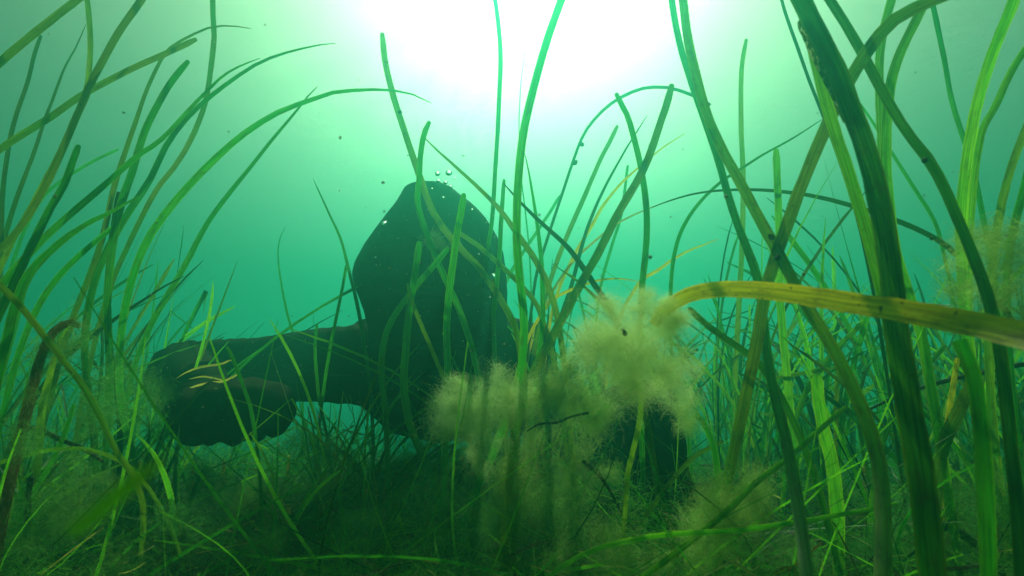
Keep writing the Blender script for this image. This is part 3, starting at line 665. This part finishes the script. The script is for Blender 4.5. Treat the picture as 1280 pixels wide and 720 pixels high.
# ------------------------------------------------------------------ the meadow behind
def make_shoot(seed, n_leaf, length, lean, slim=False):
    r = np.random.default_rng(seed)
    root = empty('seagrass_shoot', (0, 0, 0)); az0 = r.random() * 6.28
    for k in range(n_leaf):
        L = length * (0.65 + .35 * r.random()); az = az0 + (0 if k % 2 else math.pi) + r.normal() * .5
        n = 14; s = np.linspace(1, 0, n); bend = .15 + .5 * r.random() ** 1.6
        rr = L * (.03 * s + bend * s ** 2.4); z = L * (s - .35 * bend * s ** 3) - .01
        P = np.stack([np.cos(az) * rr + lean[0] * L * s ** 1.7, np.sin(az) * rr + lean[1] * L * s ** 1.7, z], 1)
        P[:, 0] += vnoise(P, 9, seed + k, 1) * .012 * s; P[:, 1] += vnoise(P, 9, seed + k + 50, 1) * .012 * s
        w0 = (.0052 + .0028 * r.random()) * min(1.0, .32 + length * 1.6) * (.55 if slim else 1)
        if r.random() < .3:                                   # snapped leaf: the end hangs from a kink
            kk = 3 + int(r.integers(0, 3)); ax = np.array([r.normal(), r.normal(), -.3 - r.random()]); ax /= np.linalg.norm(ax); st = L / n
            for q in range(kk - 1, -1, -1): P[q] = P[q + 1] + ax * st * .9
        me = blade_mesh(P, width_profile(n, w0, 'point' if r.random() < .35 else 'round', L), seed * 7 + k, face=(r.normal() * .5, 1, 0), twist=.6)
        mt = r.choice(['green', 'bright', 'dark', 'olive', 'lime'], p=[.22, .40, .04, .12, .22] if slim else [.42, .22, .10, .12, .14])
        link('leaf', me, M[mt], root)
    sheath(root, .008, .05, M['pale'], (0, 0, 1))
    return root

PROTO = []
def shoot_at(x, y, rot, sc, lean, label, group, length=.5, seed=None, slim=False):
    k = int(rng.integers(0, 1000)) if seed is None else seed
    o = make_shoot(k + len(PROTO) * 31, int(rng.integers(3, 6)), length, lean, slim)
    PROTO.append(o); o.location = (x, y, gz(x, y)); o.rotation_euler = (0, 0, rot); o.scale = (sc,) * 3
    tag(o, label, 'seagrass', group)

def zone(n, px, d, length, lean, label, group, slim=False):
    first = len(PROTO)
    for _ in range(n):
        dd = d[0] + (d[1] - d[0]) * rng.random() ** .8; p = px[0] + (px[1] - px[0]) * rng.random()
        x = (p - 640) / FPX * dd; y = dd
        shoot_at(x, y, rng.normal() * .25, 1.0, (lean + rng.normal() * (.16 if length[1] > .33 else .34), rng.normal() * (.15 if length[1] > .33 else .3)), label, group, length[0] + (length[1] - length[0]) * rng.random(), slim=slim)
    new = sorted(PROTO[first:], key=lambda o: o.location.x / o.location.y)
    for i, o in enumerate(new):
        far = o.location.y / d[1]; tone = 'faint' if far > .75 else ('hazy' if far > .5 else 'clear')
        o['label'] = '%s %d-leaved seagrass shoot, %s from the left %s' % (tone, len(o.children) - 1, ordinal(i + 1), label)
ONES = ['', 'first', 'second', 'third', 'fourth', 'fifth', 'sixth', 'seventh', 'eighth', 'ninth', 'tenth', 'eleventh', 'twelfth', 'thirteenth', 'fourteenth', 'fifteenth', 'sixteenth', 'seventeenth', 'eighteenth', 'nineteenth']
def ordinal(n):
    if n < 20: return ONES[n]
    t = {2: 'twent', 3: 'thirt', 4: 'fort', 5: 'fift', 6: 'sixt', 7: 'sevent'}[n // 10]
    return t + 'ieth' if n % 10 == 0 else t + 'y-' + ONES[n % 10]
zone(46, (855, 1330), (.85, 2.3), (.36, .62), -.02, 'in the right-hand meadow', 'far meadow on the right')
zone(26, (885, 1320), (.62, 1.2), (.34, .54), -.05, 'close behind the right-hand blades', 'right-hand blades in the middle distance')
zone(9, (650, 880), (.75, 1.15), (.28, .40), .06, 'close behind the pale algae', 'blades behind the pale algae')
zone(22, (880, 1320), (.60, 1.1), (.32, .52), .02, 'among slender blades on the right', 'slender blades on the right', True)
zone(10, (640, 880), (.62, 1.0), (.26, .42), .10, 'among slender blades right of the hood', 'slender blades right of the hood', True)
zone(8, (400, 640), (.56, .72), (.16, .30), .0, 'among slender blades before the diver', 'slender blades before the diver', True)
zone(10, (-40, 240), (.60, 1.1), (.28, .46), .25, 'among slender blades on the left', 'slender blades on the left', True)
zone(14, (655, 870), (1.0, 2.2), (.26, .42), .08, 'between the diver and the right-hand meadow', 'far meadow beside the diver')
zone(20, (-60, 235), (.80, 1.9), (.30, .52), .22, 'behind the arching left-hand blades', 'far meadow on the left')
zone(12, (250, 640), (1.3, 2.4), (.12, .22), .05, 'in the low grass behind the arm', 'low grass behind the arm')

zone(26, (840, 1320), (.48, .95), (.14, .30), .0, 'low at the foot of the right-hand blades', 'low shoots at lower right')
zone(18, (400, 800), (.62, 1.0), (.08, .20), .03, 'among the algae before the diver', 'low shoots before the diver')
zone(18, (-40, 400), (.48, .95), (.08, .22), .10, 'low beneath the fist and left-hand blades', 'low shoots at lower left')

def far_meadow():
    Vs, Fs = [], []; nv = 0; r = np.random.default_rng(21)
    for _ in range(1500):
        d = 2.3 + 4.5 * r.random() ** 1.3; p = r.uniform(-250, 1530); x = (p - 640) / FPX * d
        h = (.30 + .25 * r.random()) * (1.0 if p > 800 or p < 200 else .45)
        s = np.linspace(0, 1, 7); bx, by = r.normal(size=2) * .3
        P = np.stack([x + bx * h * s ** 2, d + by * h * s ** 2, h * s], 1); P[:, 2] += gz(x, d) - .01
        wv = .0075 * (1 - s ** 3 * .8)[:, None]; a = r.uniform(-.8, .8); A = np.array([math.cos(a), math.sin(a), 0]) * wv / 2
        B = np.array([-math.sin(a), math.cos(a), 0]) * .0006
        V = np.stack([P - A, P + B, P + A], 1).reshape(-1, 3); i = np.arange(6)[:, None] * 3; k = np.arange(2)[None]
        Fs.append(np.stack([i + k, i + k + 1, i + k + 4, i + k + 3], 2).reshape(-1, 4) + nv); Vs.append(V); nv += len(V)
    me = np_mesh('far_meadow', np.vstack(Vs), np.vstack(Fs)); me.uv_layers.new(name='UVMap')
    tag(link('far_seagrass_meadow', me, M['green']), 'distant seagrass fading into green water', 'seagrass', kind='stuff')
far_meadow()

# ------------------------------------------------------------------ fluffy algae
def filaments(seeds, dirs, length, segs, width, curl, r, flow=0.0, fscale=60.0, sink=0.0):
    n = len(seeds); P = np.empty((n, segs + 1, 3)); P[:, 0] = seeds
    D = dirs / (np.linalg.norm(dirs, axis=1)[:, None] + 1e-9); st = (np.asarray(length) / segs).reshape(-1, 1) * np.ones((n, 1))
    for k in range(segs):
        D = D + r.normal(size=(n, 3)) * curl
        if flow:
            f = np.stack([vnoise(P[:, k], fscale, 71, 1), vnoise(P[:, k], fscale, 72, 1), vnoise(P[:, k], fscale, 73, 1)], 1); D = D + f * flow
        D[:, 2] -= sink
        D /= np.linalg.norm(D, axis=1)[:, None] + 1e-9; P[:, k + 1] = P[:, k] + D * st
    A = np.cross(D, r.normal(size=(n, 3))); A /= np.linalg.norm(A, axis=1)[:, None] + 1e-9
    w = (np.asarray(width) * np.ones(n))[:, None, None] * np.linspace(1, .35, segs + 1)[None, :, None]
    V = np.stack([P - A[:, None] * w / 2, P + A[:, None] * w / 2], 2).reshape(-1, 3)
    b = (np.arange(n) * (segs + 1) * 2)[:, None] + np.arange(segs)[None] * 2
    F = np.stack([b, b + 1, b + 3, b + 2], 2).reshape(-1, 4)
    return V, F

def algae(label, mat, lobes, n=4500, wpx=.55, seed=1, group='fluffy algae', name='algae_clump'):
    """lobes: (px, py, d, radius in px, share)"""
    r = np.random.default_rng(seed); Vs, Fs = [], []; nv = 0; tot = sum(l[4] for l in lobes)
    sub = []
    for (px, py, d, rp, sh_) in lobes:
        sub.append((px, py, d, rp * .9, sh_ * .45))
        for _ in range(6):
            a_ = r.random() * 6.2832; q_ = rp * (.35 + .45 * r.random())
            sub.append((px + math.cos(a_) * q_, py + math.sin(a_) * q_ * .9, d * (1 + r.normal() * .6 * rp / FPX), rp * (.40 + .35 * r.random()), sh_ * .55 / 6))
    for (px, py, d, rp, sh_) in sub:
        c = np.array(at(px, py, d)); R0 = rp * d / FPX; m = int(n * sh_ / tot * 1.7)
        u = r.normal(size=(m, 3)); u /= np.linalg.norm(u, axis=1)[:, None]
        bump_ = 1 + .35 * vnoise(u, 3.0, seed + 3, 3)
        rad = R0 * np.abs(r.random(m) ** .42 * .74 + r.normal(size=m) * .16) * bump_
        seeds = c + u * rad[:, None]
        keep = vnoise(seeds, 2.6 / R0, seed + 9, 3) + r.normal(size=m) * .40 > .12      # holes and wisps
        seeds = seeds[keep]; m = len(seeds)
        V, F = filaments(seeds, r.normal(size=(m, 3)), R0 * (.25 + .9 * r.random(m) ** 2), 8, wpx * d / FPX * (.35 + .7 * r.random(m)), .42, r, flow=.5, fscale=2.4 / R0, sink=.03)
        Vs.append(V); Fs.append(F + nv); nv += len(V)
    V = np.vstack(Vs); base = np.array(at(*lobes[0][:3]))
    o = link(name, np_mesh(name, V - base, np.vstack(Fs)), M[mat], smooth=False); o.location = Vector(base)
    tag(o, label, 'algae', group); return o
algae('pale fluffy ball of algae caught on the tip of the very large yellow leaf', 'fuzz_pale', [(795, 412, .312, 72, 6), (815, 395, .305, 40, 2), (760, 438, .32, 52, 2.4), (835, 450, .315, 46, 1.8), (790, 475, .32, 42, 1.4)], 52000, .52, 2)
algae('pale wisp of algae hanging beside the dark sleeve, below the fluffy ball', 'fuzz_pale', [(850, 495, .40, 30, 1), (862, 528, .40, 24, .7)], 4200, .5, 3)
algae('pale green algae cloud before the diver\'s chest, left of the broad blades', 'fuzz_pale', [(590, 522, .45, 56, 3), (640, 500, .46, 50, 2.2), (612, 566, .46, 36, 1.0), (560, 505, .46, 32, 1)], 22000, .5, 4)
algae('yellowish algae heap right of the broad blades, below the fluffy ball', 'fuzz_olive', [(700, 492, .45, 52, 3), (742, 522, .45, 42, 1.8), (680, 560, .47, 44, 1.4), (735, 592, .46, 40, 1.2), (722, 455, .45, 36, 1)], 22000, .5, 5)
algae('olive algae tuft near the bottom edge beside the lying green blade', 'fuzz_olive', [(905, 640, .38, 56, 3), (940, 610, .38, 40, 1.5), (870, 690, .36, 58, 2)], 11000, .6, 6)
algae('dark olive algae cloud on the right edge around the curved dark blade', 'fuzz_olive', [(1255, 330, .36, 70, 3), (1205, 350, .37, 48, 1.6), (1275, 385, .35, 50, 1.5), (1225, 298, .38, 36, .9)], 13000, .6, 7)
algae('green algae fur round the bent brown blade at the left', 'fuzz_green', [(88, 412, .40, 36, 1.5), (62, 440, .40, 32, 1), (45, 490, .38, 34, 1), (30, 550, .37, 36, 1)], 7000, .55, 8)
algae('soft green algae cloud between the left blades and the fist', 'fuzz_green', [(150, 480, .52, 52, 2), (175, 510, .53, 40, 1), (120, 520, .52, 44, 1)], 6500, .5, 9)
algae('small green algae tuft just right of the fist', 'fuzz_green', [(378, 548, .60, 28, 1), (405, 565, .60, 28, 1)], 4000, .5, 10)
algae('low green algae mound at the bottom edge left of centre', 'fuzz_green', [(230, 680, .42, 66, 2), (310, 700, .42, 64, 2), (150, 715, .40, 54, 1)], 13000, .6, 11)
algae('wide green algae mound at the bottom edge in the middle', 'fuzz_green', [(520, 650, .45, 70, 2), (600, 680, .43, 74, 2), (440, 690, .43, 62, 1.5), (680, 650, .44, 64, 2)], 22000, .6, 12)
algae('yellow-green algae mound at the bottom edge right of the middle', 'fuzz_olive', [(720, 700, .40, 66, 2), (650, 620, .48, 56, 1.6), (790, 710, .40, 56, 1.2)], 14000, .6, 13)
algae('dim algae heap low at the right edge', 'fuzz_green', [(1190, 650, .42, 70, 2), (1260, 630, .42, 60, 1.5), (1110, 690, .42, 56, 1.2), (1000, 700, .42, 46, 1)], 13000, .6, 14)
algae('green algae mound under the gloved fist', 'fuzz_green', [(330, 620, .55, 55, 2), (250, 610, .55, 48, 1.5), (410, 630, .54, 50, 1.5)], 10000, .55, 16)
algae('dark green algae in the lower left corner round the upright brown stem', 'fuzz_green', [(60, 640, .42, 60, 2), (110, 600, .44, 46, 1.3), (10, 690, .4, 55, 1.3)], 9000, .55, 17)
algae('pale crumb of algae sitting on the middle of the hood', 'fuzz_pale', [(545, 300, .705, 13, 2), (553, 307, .705, 10, 1), (569, 306, .705, 8, .7)], 5200, .55, 15, 'algae on the hood')

def seabed_mat_algae():
    r = np.random.default_rng(33); n = 85000
    d = .27 + 2.2 * r.random(n) ** 1.7; px = r.uniform(-140, 1420, n)
    x = (px - 640) / FPX * d; y = d; g = ground_z(x, y)
    H = .022 + .036 * np.clip(vnoise(np.stack([x, y, x * 0], 1), 11.0, 44, 2) + .2, 0, 1.2)
    seeds = np.stack([x, y, g + H * r.random(n) ** .8], 1)
    V, F = filaments(seeds, r.normal(size=(n, 3)) * np.array([1, 1, .45]) + np.array([0, 0, .12]), .014 + .045 * r.random(n) ** 1.5, 5, .0004 + .0012 * r.random(n) ** 2 * np.clip(d, .4, 1.5), .42, r, sink=.03)
    tag(link('algae_mat', np_mesh('algae_mat', V, F), M['mat'], smooth=False), 'matted dark green algae covering the seabed', 'algae', kind='stuff')
seabed_mat_algae()

def tangle():
    r = np.random.default_rng(91)
    for nm, mat, n, lab in (('stem_tangle', 'green', 1100, 'tangle of thin green stems close over the seabed'), ('dark_stem_tangle', 'dark', 600, 'tangle of thin dark stems close over the seabed'), ('bright_stem_tangle', 'bright', 800, 'thin bright yellow-green stems criss-crossing over the seabed')):
        Vs, Fs = [], []; nv = 0
        for _ in range(n):
            d = .40 + 1.2 * r.random() ** 1.4; px = r.uniform(-60, 1340); x = (px - 640) / FPX * d
            L = .05 + .20 * r.random() ** 1.5; a = r.uniform(0, 6.28); el = abs(r.normal() * .55); s = np.linspace(0, 1, 9)
            dr = np.array([math.cos(a) * math.cos(el), math.sin(a) * math.cos(el), math.sin(el)]); P = np.array([x, d, gz(x, d) + .005]) + dr * (L * s)[:, None]
            P += np.stack([s ** 2, s ** 2, -s ** 2], 1) * r.normal(size=3) * np.array([.3, .3, .25]) * L * .6
            P[:, 2] = np.maximum(P[:, 2], gz(x, d) + .004 + .01 * s)
            A = np.cross(dr, r.normal(size=3)); A /= np.linalg.norm(A); wv = (.0007 + .0022 * r.random() ** 2) * (1 - s ** 3 * .7)[:, None] / 2
            V = np.stack([P - A * wv, P + A * wv], 1).reshape(-1, 3); i = np.arange(8) * 2
            Fs.append(np.stack([i, i + 1, i + 3, i + 2], 1) + nv); Vs.append(V); nv += len(V)
        me = np_mesh(nm, np.vstack(Vs), np.vstack(Fs)); me.uv_layers.new(name='UVMap')
        tag(link(nm, me, M[mat]), lab, 'seagrass', kind='stuff')
tangle()

def litter():
    r = np.random.default_rng(52)
    for nm, mat, n, lab in (('leaf_litter', 'brown', 380, 'dead brown leaf bits strewn on the seabed'), ('pale_leaf_litter', 'pale', 330, 'bleached leaf bits strewn on the seabed')):
        Vs, Fs = [], []; nv = 0
        for _ in range(n):
            d = .36 + 1.3 * r.random() ** 1.4; px = r.uniform(-60, 1340); x = (px - 640) / FPX * d
            L = (.012 + .06 * r.random() ** 2) * (1 if nm == 'leaf_litter' else .6); a = r.uniform(0, 6.28); s = np.linspace(-.5, .5, 6)
            z0 = gz(x, d) + .012 + .035 * r.random()
            P = np.stack([x + np.cos(a) * L * s, d + np.sin(a) * L * s, z0 + r.normal() * .35 * L * s + .15 * L * s ** 2 * r.normal()], 1)
            b = r.normal() * .5; A = np.array([-math.sin(a) * math.cos(b), math.cos(a) * math.cos(b), math.sin(b)])
            wv = (.0012 + .003 * r.random()) * (.55 if nm != 'leaf_litter' else 1) * (1 - (2 * s) ** 4 * .7)[:, None] / 2
            V = np.stack([P - A * wv, P + np.array([0, 0, .0004]), P + A * wv], 1).reshape(-1, 3); i = np.arange(5)[:, None] * 3; k = np.arange(2)[None]
            Fs.append(np.stack([i + k, i + k + 1, i + k + 4, i + k + 3], 2).reshape(-1, 4) + nv); Vs.append(V); nv += len(V)
        me = np_mesh(nm, np.vstack(Vs), np.vstack(Fs)); me.uv_layers.new(name='UVMap')
        tag(link(nm, me, M[mat]), lab, 'leaf litter', kind='stuff')
litter()

# ------------------------------------------------------------------ dead stems
def stem(label, d, w, pts):
    if not isinstance(d, tuple): d = (d, d)
    D = np.linspace(d[0], d[1], len(pts)); P = catmull([tuple(at(x, y, q)) for (x, y), q in zip(pts, D)], 16)
    P += np.stack([vnoise(P, 60, 8, 2), vnoise(P, 60, 9, 2), vnoise(P, 60, 10, 2)], 1) * .0012
    r0 = w * d[0] / FPX / 2; K = 7
    T = np.gradient(P, axis=0); T /= np.linalg.norm(T, axis=1)[:, None]
    A = np.cross(T, [.1, 1, .2]); A /= np.linalg.norm(A, axis=1)[:, None]; B = np.cross(T, A)
    rr = r0 * (1 + .25 * vnoise(P, 140, 12, 2)) * np.linspace(1, .6, len(P)); th = np.arange(K) / K * 6.2832
    V = (P[:, None] + (A[:, None] * np.cos(th)[None, :, None] + B[:, None] * np.sin(th)[None, :, None]) * rr[:, None, None]).reshape(-1, 3)
    i = np.arange(len(P) - 1)[:, None] * K; k = np.arange(K)[None]
    F = np.stack([i + k, i + (k + 1) % K, i + K + (k + 1) % K, i + K + k], 2).reshape(-1, 4)
    o = link('dead_stem', np_mesh('dead_stem', V - P[-1], F), M['stick']); o.location = Vector(P[-1])
    tag(o, label, 'stem', 'dead brown stems')
stem('dark brown stem lying slanted below the furry blade, lower left', .50, 7, [(30, 531), (55, 541), (78, 552), (100, 561), (130, 580)])
stem('short dark brown stem standing upright in the lower left corner', .42, 8, [(36, 598), (35, 630), (34, 665), (33, 700), (33, 740)])
stem('long brown stem running down right in front of the diver\'s chest', (.62, .48), 6, [(555, 602), (570, 622), (590, 640), (605, 650), (635, 668), (675, 690), (715, 712)])
stem('dark forked-looking stem leaning by the algae heap below the broad blades', (.46, .46), 5, [(728, 575), (745, 590), (762, 615), (775, 640), (795, 668), (815, 690)])
stem('brown stem lying across the yellowish algae heap', .42, 3.2, [(737, 516), (715, 521), (698, 528), (676, 529), (660, 538)])
stem('dark brown stem crossing level at the right edge under the yellow leaf', .55, 6, [(1290, 455), (1240, 463), (1195, 472), (1155, 484), (1120, 498), (1085, 512)])
stem('thick dark stem slanting at the bottom right corner', .42, 11, [(1180, 655), (1205, 668), (1230, 690), (1255, 720), (1275, 745)])
stem('thin dark stem standing among pale stems before the chest', .58, 4, [(668, 575), (660, 592), (652, 608), (645, 625)])

# ------------------------------------------------------------------ bubbles, snails, drifting silt
def bubble(label, px, py, rp, d=.72):
    bm = bmesh.new(); bmesh.ops.create_icosphere(bm, subdivisions=3, radius=rp * d / FPX, matrix=Matrix.Diagonal((1.08, 1.08, .92, 1)))
    me = bpy.data.meshes.new('air_bubble'); bm.to_mesh(me); bm.free()
    o = link('air_bubble', me, M['bubble']); o.location = at(px, py, d); tag(o, label, 'bubble', 'air bubbles')
for lab, px, py, rp in (('air bubble left of the cluster rising above the hood', 547, 217, 3.2), ('largest air bubble of the cluster rising above the hood', 561, 216, 4.0),
        ('lowest air bubble of the cluster, just over the hood', 554, 247, 1.8), ('air bubble at the right of the cluster above the hood', 563, 233, 2.8),
        ('air bubble second row left in the cluster above the hood', 548, 226, 2.4), ('air bubble in the middle of the cluster above the hood', 557, 228, 2.6),
        ('tiny air bubble highest above the hood', 579, 194, 1.8), ('air bubble clinging to the left slope of the hood', 481, 280, 4.0),
        ('bright air bubble at the right cheek of the hood', 616, 346, 4.6), ('small air bubble at the flat crown of the hood', 523, 245, 2.0)):
    bubble(lab, px, py, rp)
for where, px, py, rp in (('low on the left slope of the hood', 470, 322, 1.6), ('just under its twin on the hood\'s left slope', 476, 331, 1.3), ('at the upper right shoulder of the hood', 590, 262, 1.5),
        ('on the right half of the hood above the bright bubble', 598, 318, 1.4), ('below the bright bubble at the right of the hood', 612, 372, 1.6), ('on the crown of the hood near its seam', 535, 262, 1.3),
        ('at the diver\'s collar, the upper of two', 583, 430, 1.6), ('at the diver\'s collar, the lower of two', 594, 446, 1.3), ('on the right fringe of the rising cluster', 568, 223, 1.4),
        ('on the left fringe of the rising cluster', 540, 236, 1.3), ('touching the left side of the bright bubble', 605, 343, 1.5)):
    bubble('pinhead air bubble ' + where, px, py, rp, .715)

def snail(label, px, py, rp, d):
    bm = bmesh.new(); bmesh.ops.create_uvsphere(bm, u_segments=14, v_segments=10, radius=rp * d / FPX)
    for v in bm.verts:
        z = v.co.z / (rp * d / FPX); k = 1 - .38 * max(0, z); v.co.x *= k * (1 + .10 * math.sin(z * 14)); v.co.y *= k * (1 + .10 * math.sin(z * 14)); v.co.z *= 1.35
    me = bpy.data.meshes.new('snail'); bm.to_mesh(me); bm.free()
    o = link('snail', me, M['stick']); o.location = at(px, py, d); o.rotation_euler = (random.uniform(-1, 1), random.uniform(-1, 1), random.uniform(0, 6)); tag(o, label, 'snail', 'tiny dark snails')
snail('tiny dark snail on the thin arching blade, the lower of two', 719, 203, 3.2, .80)
snail('tiny dark snail on the thin arching blade, the upper of two', 727, 180, 2.8, .80)
snail('tiny dark snail on the tall speckled blade above the hood', 500, 140, 2.6, .61)
snail('dark snail on the lower part of the long yellow-green sweep', 964, 296, 3.6, .355)
snail('dark snail on the sweep just above the very large yellow leaf', 972, 322, 3.4, .34)
snail('dark snail on the curved dark blade on the right', 1156, 200, 3.6, .338)
snail('tiny dark speck of a snail hanging in the algae ball', 781, 416, 3.0, .285)

def silt():
    r = np.random.default_rng(61); n = 1800
    d = .25 + 1.5 * r.random(n); px = r.uniform(-40, 1320, n); py = r.uniform(-20, 740, n) * .75 + 180 * r.random(n)
    C = np.array([at(a, b, c) for a, b, c in zip(px, py, d)] + [at(r.uniform(452, 640), r.uniform(260, 560), r.uniform(.56, .71)) for _ in range(170)]); C = C[C[:, 2] > .02]; n = len(C)
    rad = (.00025 + .0009 * r.random(n) ** 5)
    oc = np.array([(1, 0, 0), (-1, 0, 0), (0, 1, 0), (0, -1, 0), (0, 0, 1), (0, 0, -1)], float)
    V = (C[:, None] + oc[None] * (rad[:, None, None] * (.6 + .8 * r.random((n, 6, 1))))).reshape(-1, 3)
    f = np.array([(0, 2, 4), (2, 1, 4), (1, 3, 4), (3, 0, 4), (2, 0, 5), (1, 2, 5), (3, 1, 5), (0, 3, 5)])
    F = (f[None] + (np.arange(n) * 6)[:, None, None]).reshape(-1, 3)
    tag(link('drifting_silt', np_mesh('drifting_silt', V, F), M['speck']), 'pale specks of silt drifting in the water', 'silt', kind='stuff')
silt()
